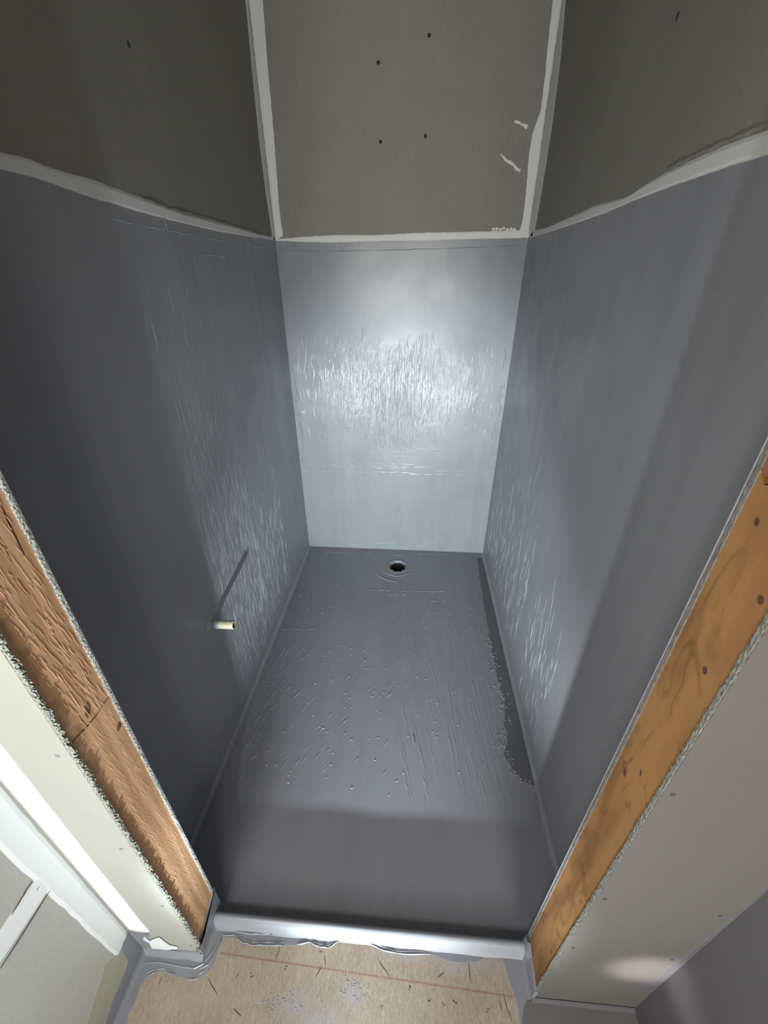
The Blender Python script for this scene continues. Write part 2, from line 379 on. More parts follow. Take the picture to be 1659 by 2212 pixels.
# trowel lines low on the wall
tl = Ridges()
for x0, x1, y in ((640, 900, 1008), (655, 880, 1021), (690, 880, 1012), (760, 880, 1003), (885, 1000, 1024), (940, 1060, 1016), (880, 900, 975), (835, 880, 977), (900, 945, 970), (720, 760, 927)):
    x = x0
    while x < x1:
        L = rng.uniform(8, 40); a, b = px([(x, y+rng.uniform(-1, 1)+(x-850)*0.015), (x+L, y+rng.uniform(-1, 1)+(x+L-850)*0.015)], 1, YB)
        tl.add(wiggle(a, b, 7, 0.0006, rng), 1, YB, -1, 0.0065, 0.0007); x += L+rng.uniform(1, 10)
tl.build('trowel_lines', m_rline, wb)
# brush strokes
for k in range(1700):
    u = rng.gauss(0, 1); v = rng.gauss(0, 1)
    if abs(u) > 1.9 or abs(v) > 1.7: continue
    x = -0.09+u*0.23; z = 0.85+v*0.14-(0.05 if abs(u) < .4 else 0)
    if not (XL+0.02 < x < XR-0.02): continue
    L = rng.uniform(0.012, 0.06); ln = rng.gauss(0.06, 0.12)
    rg.add(wiggle((x, z), (x+L*ln, z+L), 7, 0.0008, rng), 1, YB, -1, rng.uniform(0.0022, 0.0038), rng.uniform(0.00006, 0.00028))
for k in range(120):
    x = rng.choice((XL+rng.uniform(0.005, 0.03), XR-rng.uniform(0.005, 0.035))); z = rng.gauss(0.75, 0.14)
    L = rng.uniform(0.01, 0.04); rg.add(wiggle((x, z), (x, z+L), 5, 0.001, rng), 1, YB, -1, 0.003, 0.001)
for k in range(26):
    x = rng.uniform(-0.45, 0.3); z = rng.uniform(0.015, 0.06); L = rng.uniform(0.02, 0.08)
    rg.add(wiggle((x, z), (x+L, z+rng.uniform(-.003, .003)), 6, 0.001, rng), 1, YB, -1, 0.0034, 0.0003)
rg.build('brush_ridges', m_rback, wb)

# left wall
wl = struct(box('wall_left', XL-T-BD, XL-T, LYI-0.07, YB+T, -0.02, CEIL, m_paper))
lt_lo = px([(597, 521), (480, 503), (400, 485), (340, 470), (300, 459), (200, 428), (150, 411), (100, 393), (50, 378), (0, 367)], 0, XL)
lt_hi = px([(590, 512), (560, 506), (500, 488), (400, 462), (300, 425), (250, 407), (200, 387), (150, 374), (100, 358), (60, 342), (0, 329)], 0, XL)
lt_lo.append((LYI, lt_lo[-1][1])); lt_hi.append((LYI, lt_hi[-1][1]))
sheet('membrane_coat', [(LYI, 0), (YB, 0)] + rough_line([(YB, ZM)] + lt_lo[1:], 0.012, 0.0015, 13), 0, XL-T, XL, m_left, wl)
band('joint_compound', lt_lo, lt_hi, 0, XL-T, XL+0.0006, m_putty, wl, 0.0014, 14)
bl = px([(588, 505), (583, 470), (575, 420), (560, 300), (545, 150), (531, 0)], 0, XL); bl[0] = (bl[0][0], ZM); bl.append((bl[-1][0], zt))
band('joint_compound', [(YB-0.0005, ZM), (YB-0.0005, zt)], bl, 0, XL-T, XL+0.0006, m_putty, wl, 0.001, 15, 90)
disc('screw_head', to2(at(279, 96, 0, XL), 0), 0.005, 0, XL-T, XL-T+0.0006, m_screw, wl)
# lifted paper edge above the tape
A = px([(300, 424), (360, 448), (430, 466), (510, 489), (560, 504)], 0, XL); pe = Ridges()
for a, b in zip(A, A[1:]): pe.add(wiggle(a, b, 12, 0.001, rng), 0, XL, 1, 0.006, 0.0022)
stuff(obj('lifted_tape_edge', pe.v, pe.f, m_paper, wl))
rg = Ridges(); rng = random.Random(18)
A = px([(235, 469), (300, 486), (360, 496), (430, 511), (510, 525), (590, 538)], 0, XL)
for a, b in zip(A, A[1:]): rg.add(wiggle(a, b, 14, 0.001, rng), 0, XL, 1, 0.004, 0.0009)
A = px([(414, 553), (440, 551), (470, 552), (492, 556)], 0, XL)
for a, b in zip(A, A[1:]): rg.add(wiggle(a, b, 4, 0.0002, rng), 0, XL, 1, 0.003, 0.001)
A = px([(354, 470), (358, 484), (362, 496)], 0, XL); rg.add(A, 0, XL, 1, 0.006, 0.0016)
def wall_strokes(rg, axis, w, sign, cy, cz, sy, sz, n, rng, lean=0.0, lo=0.3, lens=(0.015, 0.085), hh=(0.0003, 0.0009)):
    for k in range(n):
        y = cy+rng.uniform(-1, 1)*sy; z = cz+rng.gauss(0, 1)*sz*0.5
        if z < 0.03 or z > ZM-0.05 or y > YB-0.01: continue
        L = rng.uniform(*lens)
        rg.add(wiggle((y, z), (y+L*(lean+rng.uniform(-.06, .06)), z+L), 9, 0.0007, rng), axis, w, sign, rng.uniform(0.0010, 0.0019), rng.uniform(*hh))
wall_strokes(rg, 0, XL, 1, 1.03, 0.62, 0.17, 0.55, 480, rng, 0.03)
wall_strokes(rg, 0, XL, 1, 1.22, 0.30, 0.28, 0.3, 420, rng, 0.02)
wall_strokes(rg, 0, XL, 1, 1.00, 0.95, 0.10, 0.25, 60, rng, 0.03)
A = px([(545, 1386), (533, 1412), (522, 1438), (511, 1468)], 0, XL)
for a, b in zip(A, A[1:]):
    for i in range(7):
        p = Vector(a).lerp(Vector(b), i/7); rg.add([(p.x-0.002, p.y), (p.x, p.y+0.001), (p.x+0.002, p.y)], 0, XL, 1, 0.005, 0.002)
rg.build('brush_ridges', m_rside, wl)

# right wall
wr = struct(box('wall_right', XR+T, XR+T+BD, RYI-0.06, YB+T, -0.02, CEIL, m_paper))
rt_lo = px([(1143, 514), (1172, 506), (1200, 498), (1260, 478), (1300, 464), (1365, 436), (1450, 404), (1520, 380), (1600, 352), (1659, 336)], 0, XR)
rt_hi = px([(1152, 498), (1178, 492), (1205, 480), (1245, 463), (1280, 446), (1350, 426), (1375, 411), (1430, 376), (1500, 342), (1600, 300), (1659, 281)], 0, XR)
rt_lo.append((RYI, rt_lo[-1][1])); rt_hi.append((RYI, rt_hi[-1][1]+0.003))
sheet('membrane_coat', [(RYI, 0), (YB, 0)] + rough_line([(YB, ZM)] + rt_lo[1:], 0.012, 0.0015, 23), 0, XR+T, XR, m_right, wr)
band('joint_compound', rt_lo, rt_hi, 0, XR+T, XR-0.0006, m_putty, wr, 0.0016, 24)
br = px([(1154, 500), (1165, 440), (1180, 350), (1195, 250), (1210, 130), (1221, 0)], 0, XR); br[0] = (br[0][0], ZM); br.append((br[-1][0], zt))
band('joint_compound', [(YB-0.0005, ZM), (YB-0.0005, zt)], br, 0, XR+T, XR-0.0006, m_putty, wr, 0.001, 25, 90)
disc('screw_head', to2(at(1462, 35, 0, XR), 0), 0.005, 0, XR+T, XR+T-0.0006, m_screw, wr)
A = px([(1440, 366), (1500, 335), (1580, 300), (1659, 268)], 0, XR); pe = Ridges()
for a, b in zip(A, A[1:]): pe.add(wiggle(a, b, 12, 0.001, rng), 0, XR, -1, 0.008, 0.0015)
stuff(obj('lifted_tape_edge', pe.v, pe.f, m_paper, wr))
rg = Ridges(); rng = random.Random(28)
wall_strokes(rg, 0, XR, -1, 1.45, 0.30, 0.35, 0.32, 320, rng, 0.02, hh=(0.0003, 0.0008))
wall_strokes(rg, 0, XR, -1, 0.88, 0.25, 0.13, 0.22, 90, rng, 0.12, hh=(0.0004, 0.0009))
rg.build('brush_ridges', m_rside, wr)

# ------------------------------------------------------------------ shower floor
DX, DY, DR = -0.0523, 1.7066, 0.046
def plate_with_hole(name, x0, x1, y0, y1, z, cx, cy, r, mat, parent=None, n=32):
    s = 0.11; v = []; f = []
    ring = [(cx+r*math.cos(2*math.pi*i/n), cy+r*math.sin(2*math.pi*i/n)) for i in range(n)]
    sq = []
    for i in range(n):
        a = 2*math.pi*i/n; c, d = math.cos(a), math.sin(a); k = s/max(abs(c), abs(d)); sq.append((cx+c*k, cy+d*k))
    v += [(x, y, z) for x, y in ring] + [(x, y, z) for x, y in sq] + [(x, y, z-0.03) for x, y in ring]
    for i in range(n):
        j = (i+1) % n; f.append((i, j, n+j, n+i)); f.append((i, j, 2*n+j, 2*n+i))
    def quad(a, b, c, d):
        k = len(v); v.extend([(a, c, z), (b, c, z), (b, d, z), (a, d, z)]); f.append((k, k+1, k+2, k+3))
    quad(x0, cx-s, y0, y1); quad(cx+s, x1, y0, y1); quad(cx-s, cx+s, y0, cy-s); quad(cx-s, cx+s, cy+s, y1)
    return obj(name, v, f, mat, parent)
fl = struct(plate_with_hole('floor', XL, XR, 0.30, YB, 0.0, DX, DY, DR, m_floor))
fl['label'] = 'grey membrane floor of the shower alcove around the drain'
# darker first coat left bare along the right wall
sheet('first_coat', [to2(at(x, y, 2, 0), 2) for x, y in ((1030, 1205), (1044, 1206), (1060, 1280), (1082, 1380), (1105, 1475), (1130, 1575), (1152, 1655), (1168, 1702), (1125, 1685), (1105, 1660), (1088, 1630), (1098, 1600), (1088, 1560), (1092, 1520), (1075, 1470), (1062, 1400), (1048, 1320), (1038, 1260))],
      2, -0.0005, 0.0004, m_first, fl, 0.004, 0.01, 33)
def cove(name, p0, p1, inx, iny, r, mat, parent, z=0.0):
    v = []; f = []; n = 30; k = 6; a, b = Vector(p0), Vector(p1)
    for i in range(n):
        p = a.lerp(b, i/(n-1)); rr = r*(1+0.25*noise.noise((p.x*30, p.y*30, 3)))
        for j in range(k):
            t = j/(k-1)*math.pi/2
            v.append((p.x+inx*rr*(1-math.sin(t)), p.y+iny*rr*(1-math.sin(t)), z+rr*(1-math.cos(t))))
    f = [(i*k+j, i*k+j+1, (i+1)*k+j+1, (i+1)*k+j) for i in range(n-1) for j in range(k-1)]
    return obj(name, v, f, mat, parent, True)
cove('corner_fillet', (XL, 0.35), (XL, YB), 1, 0, 0.012, m_left, fl)
cove('corner_fillet', (XR, 0.33), (XR, YB), -1, 0, 0.012, m_right, fl)
rg = Ridges(); rng = random.Random(38)
def pl(pts, wid=0.004, h=0.0012): rg.add([to2(at(x, y, 2, 0), 2) for x, y in pts], 2, 0, 1, wid, h)
pl([(808, 1233), (815, 1241), (824, 1248), (831, 1251), (840, 1254), (850, 1256), (859, 1257)], 0.006, 0.0022)
pl([(826, 1228), (833, 1236), (842, 1242), (855, 1245), (866, 1244), (880, 1240), (889, 1239)], 0.006, 0.0020)
pl([(838, 1235), (846, 1239), (852, 1241)], 0.004, 0.0014)
pl([(820, 1204), (832, 1204)], 0.005); pl([(790, 1193), (802, 1194)], 0.006); pl([(850, 1198), (875, 1201)], 0.004)
for x0, x1, y in ((795, 850, 1275), (865, 950, 1278), (930, 965, 1299), (610, 690, 1359), (840, 870, 1284), (700, 760, 1193), (900, 960, 1197)):
    x = x0
    while x < x1:
        L = rng.uniform(6, 20); pl([(x, y+rng.uniform(-1, 1)), (x+L/2, y+rng.uniform(-1, 1)), (x+L, y+rng.uniform(-1, 1))], 0.003, 0.0012); x += L+rng.uniform(2, 12)
for k in range(125):       # long strokes on the right half
    x = rng.uniform(0.02, 0.33); y = rng.uniform(0.55, 1.35)
    if x < 0.12 and rng.random() < .5: continue
    L = rng.uniform(0.06, 0.35); y = max(0.6, y-L/2)
    a = (x, y); b = (x-L*(0.10+0.1*(x < .15))+rng.uniform(-.008, .008), y+L)
    if a[0] < XR-0.05: rg.add(wiggle(a, b, 16, 0.0012, rng), 2, 0, 1, rng.uniform(0.0018, 0.0032), rng.uniform(0.0006, 0.0015))
for k in range(60):       # short diagonal marks on the left half
    x = rng.uniform(XL+0.05, -0.05); y = rng.uniform(0.62, 1.15); L = rng.uniform(0.008, 0.035)
    rg.add(wiggle((x, y), (x+L*.5, y+L), 5, 0.001, rng), 2, 0, 1, 0.003, rng.uniform(0.001, 0.0018))
for k in range(50):
    x = XL+rng.uniform(0.01, 0.09); y = rng.uniform(0.68, 1.15); L = rng.uniform(0.01, 0.05)
    rg.add(wiggle((x, y), (x+L*.15, y+L), 5, 0.001, rng), 2, 0, 1, 0.003, rng.uniform(0.001, 0.002))
for k in range(170):      # lumps
    x = rng.uniform(XL+0.03, XR-0.03); y = rng.uniform(0.62, 1.6)
    rg.add([(x-0.002, y-.001), (x, y), (x+rng.uniform(.001, .004), y+.002)], 2, 0, 1, rng.uniform(0.002, 0.006), rng.uniform(0.0008, 0.002))
for x, y in ((1060, 1390), (1066, 1420), (1075, 1445), (1062, 1450), (1085, 1475), (1078, 1490), (1094, 1505), (1088, 1530), (1100, 1560), (1085, 1590), (1072, 1610), (1090, 1620), (1105, 1650), (1115, 1670), (1130, 1690), (1150, 1698), (1163, 1704)):
    for i in range(7):
        a = to2(at(x+rng.uniform(-9, 9), y+rng.uniform(-9, 9), 2, 0), 2)
        rg.add([(a[0], a[1]), (a[0]+rng.uniform(-.004, .004), a[1]+.004), (a[0]+rng.uniform(-.006, .006), a[1]+.008)], 2, 0, 1, rng.uniform(0.002, 0.005), 0.0022)
pl([(893, 1590), (895, 1603), (894, 1616)], 0.008, 0.004)
rg.build('brush_ridges', m_rfloor, fl)

# ------------------------------------------------------------------ drain
dr = bpy.data.objects.new('floor_drain', None); C.objects.link(dr); dr.location = (DX, DY, 0)
dr['label'] = 'open round drain hole in the grey shower floor near the back wall'; dr['category'] = 'drain'
def lathe(name, prof, mat, parent, n=40, gear=None, closed=False):
    v = []; f = []; k = len(prof)
    for i in range(n):
        a = 2*math.pi*i/n
        for r, z in prof:
            rr = r*(gear(a) if gear else 1); v.append((rr*math.cos(a), rr*math.sin(a), z))
    for i in range(n):
        for j in range(k-1):
            f.append((i*k+j, i*k+j+1, ((i+1) % n)*k+j+1, ((i+1) % n)*k+j))
    return obj(name, v, f, mat, parent, True)
def octo(a): a = (a+math.pi/8) % (math.pi/4)-math.pi/8; return 0.93/math.cos(a) if False else 1.0/math.cos(a)*0.94
lathe('clamping_ring', [(0.062, 0.0002), (0.054, 0.0014), (0.049, 0.0018), (0.0465, 0.0004), (0.045, -0.006), (0.038, -0.010)], m_floor, dr, 48, octo)
lathe('drain_throat', [(0.0385, -0.0098), (0.0365, -0.012), (0.035, -0.06), (0.032, -0.14), (0.001, -0.145)], m_dark, dr)
for a in (60, 120, 235, 305):
    r = 0.0425; c = (r*math.cos(math.radians(a)), r*math.sin(math.radians(a)))
    v = []; f = []
    for i in range(8):
        t = i*math.pi/4
        for rr, z in ((0.0035, -0.012), (0.0035, 0.0006), (0.0015, 0.0018)): v.append((c[0]+rr*math.cos(t), c[1]+rr*math.sin(t), z))
    for i in range(8):
        j = (i+1) % 8
        for q in range(2): f.append((3*i+q, 3*i+q+1, 3*j+q+1, 3*j+q))
    f.append(tuple(3*i+2 for i in range(8)))
    obj('bolt', v, f, m_thin, dr, True)

# ------------------------------------------------------------------ stub-out pipe
py, pz = 0.813, 0.4516; PL = 0.068
sp = bpy.data.objects.new('stub_out_pipe', None); C.objects.link(sp); sp.location = (XL, py, pz)
sp['label'] = 'short cream pipe stub with an open end poking out of the left shower wall'; sp['category'] = 'pipe'
def xtube(name, prof, mat, parent, n=28):
    v = []; f = []; k = len(prof)
    for i in range(n):
        a = 2*math.pi*i/n
        for x, r in prof: v.append((x, r*math.cos(a), r*math.sin(a)))
    for i in range(n):
        for j in range(k-1): f.append((i*k+j, i*k+j+1, ((i+1) % n)*k+j+1, ((i+1) % n)*k+j))
    return obj(name, v, f, mat, parent, True)
xtube('pipe_body', [(-0.02, 0.0125), (PL-0.0015, 0.0125), (PL, 0.0118), (PL, 0.0098)], m_pipe, sp)
xtube('pipe_bore', [(PL, 0.0098), (0.005, 0.0098), (0.005, 0.0005)], m_pipe_in, sp)
xtube('paint_smear', [(0.0, 0.0150), (0.006, 0.0142), (0.020, 0.0137), (0.027, 0.0131), (0.030, 0.0124)], m_wet, sp)
xtube('sealed_collar', [(-0.002, 0.027), (0.0012, 0.024), (0.0022, 0.019), (0.004, 0.0165), (0.006, 0.0145)], m_left, sp)

# ------------------------------------------------------------------ subfloor and curb of the outer room
sf = struct(box('floor', -3.0, 3.0, -3.2, 0.318, ZC-0.018, ZC, m_ply))
sf['label'] = 'tan subfloor board with a red chalk line in front of the curb'
o = struct(box('floor', JL-0.2, JR+0.2, 0.318, 0.326, -0.02, ZC, m_ply)); o.name = 'trim_1'
# curb: lip of wet membrane that rises from the subfloor and drops into the shower floor
v = []; f = []; n = 60; prof = [(0.306, ZC+0.0006), (0.311, ZC+0.004), (0.318, ZC+0.013), (0.324, ZC+0.0185), (0.330, ZC+0.0185), (0.3335, ZC+0.014), (0.335, ZC-0.01), (0.338, 0.006), (0.346, 0.0)]
for i in range(n):
    x = XL+0.1+(XR-XL-0.18)*i/(n-1)
    for j, (y, z) in enumerate(prof):
        w = noise.noise((x*14, j*.6, 2))*0.0018 + noise.noise((x*60, j*.6, 5))*0.0006
        v.append((x, y+w*(j < 3), z+w*.5*(0 < j < 5)))
k = len(prof); f = [(i*k+j, i*k+j+1, (i+1)*k+j+1, (i+1)*k+j) for i in range(n-1) for j in range(k-1)]
cu = struct(obj('trim_2', v, f, m_wet, None, True))
cu['label'] = 'curb lip coated in wet light grey membrane'
rg = Ridges()
for yy in (0.334, 0.339):
    rg.add([(x/100, yy+0.001*math.sin(x*1.7)) for x in range(-42, 29)], 2, 0.004, 1, 0.004, 0.002)

# membrane flashing painted around the foot of the walls, on the subfloor
out = [(228, 2212), (240, 2260), (275, 2260), (270, 2212), (284, 2177), (301, 2131), (320, 2107), (340, 2100), (357, 2098), (381, 2107), (405, 2117), (429, 2114), (448, 2100), (463, 2078), (472, 2049), (480, 2025), (509, 2018), (528, 2028), (547, 2033), (581, 2033), (612, 2034), (641, 2031), (670, 2027), (689, 2036), (709, 2039), (737, 2022), (786, 2022), (819, 2041), (858, 2051), (930, 2053), (979, 2070), (1027, 2070), (1065, 2056), (1089, 2080), (1104, 2128), (1118, 2166), (1123, 2212), (1124, 2260)]
o2 = [to2(at(x, y + (9 if 500 < x < 1060 else 0), 2, ZC), 2) for x, y in out]
inner_r = [(OR_, o2[-1][1]), (OR_, RYO), (JR, RYO), (JR, 0.314), (JL, 0.314), (JL, LYO), (OL, LYO), (OL, o2[0][1]-0.03)]
poly = rough_line(o2[2:], 0.008, 0.0022, 41) + inner_r
sheet('floor_flashing', poly, 2, ZC-0.0005, ZC+0.0008, m_thin, sf)
sheet('floor_coat', rough_line([to2(at(x, y, 2, ZC), 2) for x, y in ((1128, 2262), (1127, 2212), (1130, 2180), (1138, 2162), (1152, 2160))], 0.006, 0.0015, 44) + [(OR_, RYO), (OR_, -2.6), (JR-.02, -2.6)], 2, ZC, ZC+0.0013, m_outer2, sf)
# raised brush edges of that flashing
rg2 = Ridges(); rng = random.Random(51)
for off, hh in ((0, 0.0022), (-6, 0.0012)):
    L = [to2(at(x+(off if x < 470 else 0)*0.5, y+off+(9 if 500 < x < 1060 else 0), 2, ZC), 2) for x, y in out[4:30]]
    for a, b in zip(L, L[1:]):
        if rng.random() < .8: rg2.add(wiggle(a, b, 6, 0.0006, rng), 2, ZC+0.0008, 1, 0.003, hh)
for pts in ([(484, 2003), (520, 2003), (560, 2009), (590, 2010)], [(497, 2010), (540, 2017), (580, 2019)], [(520, 1993), (560, 1999)], [(620, 2010), (700, 2016), (800, 2022)],
            [(840, 2022), (920, 2032), (1020, 2045)], [(300, 2095), (316, 2080), (345, 2078), (380, 2086), (420, 2092), (440, 2082), (462, 2052), (474, 2020)],
            [(430, 2094), (450, 2084), (468, 2056)], [(455, 2030), (466, 2012), (478, 2002)]):
    rg2.add([to2(at(x, y, 2, ZC), 2) for x, y in rough_line(pts, 8, 1.2, 5)], 2, ZC+0.0008, 1, 0.004, 0.0020)
stuff(obj('brush_ridges', rg2.v, rg2.f, m_wet, sf))
# dark gap chip near the left end of the curb
sheet('bare_chip', [to2(at(x, y, 2, ZC+.001), 2) for x, y in ((586, 1994), (604, 2000), (606, 2008), (598, 2016), (584, 2020), (583, 2008))], 2, ZC, ZC+0.0022, m_gyp_edge, sf, 0.0006, 0.004, 5)
# dried crumbs and flakes of membrane and dirt on the board
def crumbs(name, centers, mat, seed, n, spread, size):
    rng = random.Random(seed); v = []; f = []
    for cx, cy in centers:
        for i in range(n):
            a = at(cx+rng.gauss(0, spread[0]), cy+rng.gauss(0, spread[1]), 2, ZC); r = rng.uniform(*size); t0 = rng.uniform(0, 6); k = len(v)
            for q in range(5): t = t0+q*1.257; rr = r*rng.uniform(.5, 1.2); v.append((a.x+rr*math.cos(t), a.y+rr*math.sin(t)*rng.uniform(.4, 1), ZC+0.0003))
            v.append((a.x+rng.uniform(-.3, .3)*r, a.y, ZC+r*0.25)); f += [(k+q, k+(q+1) % 5, k+5) for q in range(5)]
    return stuff(obj(name, v, f, mat, sf))
crumbs('dried_flakes', [(590, 2165), (610, 2155), (640, 2172), (585, 2185), (770, 2150), (760, 2125)], m_flake, 61, 22, (16, 9), (0.0008, 0.0028))
crumbs('dirt_specks', [(884, 2134), (620, 2090), (925, 2162), (982, 2168), (960, 2168), (823, 2172), (690, 2060), (1050, 2180), (540, 2110)], m_crack, 62, 3, (4, 4), (0.0006, 0.0022))
rg3 = Ridges()
for pts in ([(605, 2042), (600, 2060), (594, 2078)], [(695, 2085), (688, 2100), (680, 2112)], [(815, 2070), (828, 2090), (842, 2110)], [(1012, 2072), (1014, 2100), (1018, 2125)], [(448, 2112), (460, 2132), (470, 2150)],
            [(520, 2195), (505, 2178)], [(510, 2112), (516, 2100)], [(350, 2108), (344, 2125)], [(1086, 2140), (1096, 2180), (1108, 2210)], [(1078, 2160), (1085, 2185)], [(960, 2100), (945, 2112)], [(700, 2062), (704, 2090)]):
    rg3.add([to2(at(x, y, 2, ZC), 2) for x, y in rough_line(pts, 5, 1.2, 9)], 2, ZC, 1, 0.0018, 0.0004)
stuff(obj('board_cracks', rg3.v, rg3.f, m_crack, sf))

# ------------------------------------------------------------------ wing walls with bare studs
def crumbly_edge(name, x, xdir, y0, y1, z0, z1, mat, parent, amp_out, amp_y, seed, step=0.0035, mean=0.0, thick=0.02):
    """rough cut edge of a drywall board: a strip of broken gypsum running up the jamb"""
    rng = random.Random(seed); n = int((z1-z0)/step); k = 6; v = []
    for i in range(n+1):
        z = z0+(z1-z0)*i/n
        run = noise.noise((z*24, seed, 0))*.6+noise.noise((z*90, seed, 3))*.6
        v.append((x-xdir*thick, y0+(y1-y0)*0.0, z)); 
        for j in range(k):
            t = j/(k-1)
            o = mean + (run + rng.uniform(-.6, .6) + 0.5*noise.noise((z*200, t*4, seed)))*amp_out
            if j in (0, k-1): o -= amp_out*.5
            v.append((x+xdir*o, y0+(y1-y0)*t+rng.uniform(-1, 1)*amp_y*(1 if 0 < j < k-1 else 0.8), z+rng.uniform(-.4, .4)*step))
        v.append((x-xdir*thick, y1, z))
    m = k+2
    f = [(i*m+j, i*m+j+1, (i+1)*m+j+1, (i+1)*m+j) for i in range(n) for j in range(m-1)]
    return obj(name, v, f, mat, parent)

def yz_board(name, poly, x0, x1, mat, parent): return sheet(name, poly, 0, x0, x1, mat, parent)

# ---- left wing
WLn = struct(box('wall_front_left', XL, JL-0.042, LYO+BD, LYI-BD, ZC, CEIL, m_cut))
cr = px([(150, 1612), (168, 1590), (190, 1568), (212, 1540), (236, 1504)], 0, JL-0.003)   # split across the stud
sy0, sy1 = LYO+0.007, LYI-0.0065
cr = [(sy0, cr[0][1])] + cr[1:-1] + [(sy1, cr[-1][1])]
st1 = yz_board('stud', [(sy0, ZC), (sy1, ZC)] + [(a, b-0.0012) for a, b in reversed(cr)], JL-0.041, JL-0.003, m_fir, WLn)
st2 = yz_board('stud', [(a, b+0.0012) for a, b in cr] + [(sy1, CEIL), (sy0, CEIL)], JL-0.041, JL-0.0036, m_fir, WLn)
sheet('split_shadow_gap', [(sy0+.001, cr[0][1]-.004), (sy1-.001, cr[-1][1]-.004), (sy1-.001, cr[-1][1]+.004), (sy0+.001, cr[0][1]+.004)], 0, JL-0.040, JL-0.010, m_crack, WLn)
def on_stud(name, x, y, r, sy, rot, mat, parent, jx, sgn): 
    disc(name, to2(at(x, y, 0, jx), 0), r, 0, jx-sgn*0.001, jx+sgn*0.0003, mat, parent, 14, sy, rot)
on_stud('knot', 189, 1534, 0.011, 0.45, 1.2, m_knot_l, st1, JL-0.0036, 1)
on_stud('knot', 190, 1540, 0.004, 0.5, 1.2, m_knot, st2, JL-0.0034, 1)
on_stud('knot', 256, 1570, 0.007, 0.5, 1.0, m_knot_l, st1, JL-0.003, 1)
on_stud('knot', 260, 1567, 0.0028, 0.5, 1.0, m_knot, st1, JL-0.0028, 1)
on_stud('knot', 345, 1858, 0.006, 0.4, 1.4, m_knot_l, st1, JL-0.003, 1)
a = px([(0, 1090), (14, 1125), (34, 1165), (51, 1200)], 0, JL-0.0036)
band('marker_line', a, [(p+0.0018, q+0.0005) for p, q in a], 0, JL-0.0040, JL-0.0033, m_marker, st2, 0.0004, 71, 20)
# splinters standing on the rough-sawn stud face
rgs = Ridges(); rng = random.Random(72)
for k in range(520):
    y = rng.uniform(sy0+0.012, sy1-0.004); z = rng.uniform(0.09, 1.15); L = rng.uniform(0.006, 0.035); le = rng.uniform(0.05, 0.22)
    rgs.add(wiggle((y, z), (y-L*le, z+L), 5, 0.0003, rng), 0, JL-0.003, 1, rng.uniform(0.0006, 0.0013), rng.uniform(0.0001, 0.0004))
stuff(obj('splinters', rgs.v, rgs.f, m_fir, st1))
dwo = box('drywall_panel', XL, JL-0.002, LYO, LYO+0.0068, ZC, CEIL, m_cream, WLn)
dwi = box('drywall_panel', XL, JL-0.0025, LYI-0.0063, LYI-0.001, 0, CEIL, m_left, WLn)
crumbly_edge('gypsum_edge', JL-0.002, 1, LYO+0.0005, LYO+0.0068, ZC, 1.3, m_gyp_g, dwo, 0.0030, 0.0007, 81, 0.002, 0.0034)
crumbly_edge('gypsum_edge', JL-0.002, 1, LYI-0.0063, LYI-0.0005, ZC, 1.35, m_gyp_w, dwi, 0.0012, 0.0008, 82, 0.002, 0.0006)
box('paper_face', XL, JL-0.0012, LYI-0.001, LYI, 0, CEIL, m_left, dwi)
for x, y in ((124, 1633), (262, 1834), (351, 1957), (412, 2043)):
    disc('screw_head', to2(at(x, y, 1, LYO), 1), 0.0032, 1, LYO+0.001, LYO-0.0004, m_screw_l, dwo)
# joint compound up the inside corner and on the left outer wall
ja = px([(0, 1600), (120, 1752), (220, 1880), (327, 2013)], 1, LYO); ja = [(ja[0][0], CEIL)] + ja
band('joint_compound', [(OL, CEIL), (OL, ja[-1][1])], ja, 1, LYO+0.0006, LYO-0.0010, m_putty_bright, WLn, 0.0012, 83, 90)
z0 = ja[-1][1]
# membrane painted over the foot of the wing
fp = px([(283, 2010), (301, 2016), (322, 2016), (318, 2032), (332, 2049), (369, 2054), (405, 2053), (424, 2055)], 1, LYO)
sheet('foot_flashing', [(OL, ZC)] + [(OL, fp[0][1])] + rough_line(fp, 0.006, 0.0015, 6) + [(JL-0.001, fp[-1][1]), (JL-0.001, ZC)], 1, LYO+0.0006, LYO-0.0014, m_thin, WLn)
sheet('compound_smear', rough_line(px([(345, 2022), (354, 2030), (368, 2040), (384, 2043), (384, 2047), (362, 2049), (345, 2047), (330, 2046), (323, 2034), (310, 2026), (312, 2021), (325, 2030), (332, 2026)], 1, LYO), 0.004, 0.0012, 77, True), 1, LYO-0.0012, LYO-0.0024, m_putty_bright, WLn)
fj = px([(427, 2056), (440, 2020), (450, 1975), (459, 1930), (463, 1918)], 0, JL)
sheet('foot_flashing', [(LYO-0.0014, ZC), (LYO-0.0014, fj[0][1])] + rough_line(fj, 0.006, 0.0012, 7) + [(LYI, fj[-1][1]+.003), (LYI, 0.0)], 0, JL-0.004, JL+0.0022, m_wet, WLn)
cove('corner_fillet', (JL+0.002, LYO-0.002), (JL+0.002, 0.33), 1, 0, 0.012, m_wet, WLn, ZC)
cove('corner_fillet', (OL, LYO-0.001), (JL+0.002, LYO-0.001), 0, -1, 0.014, m_wet, WLn, ZC)

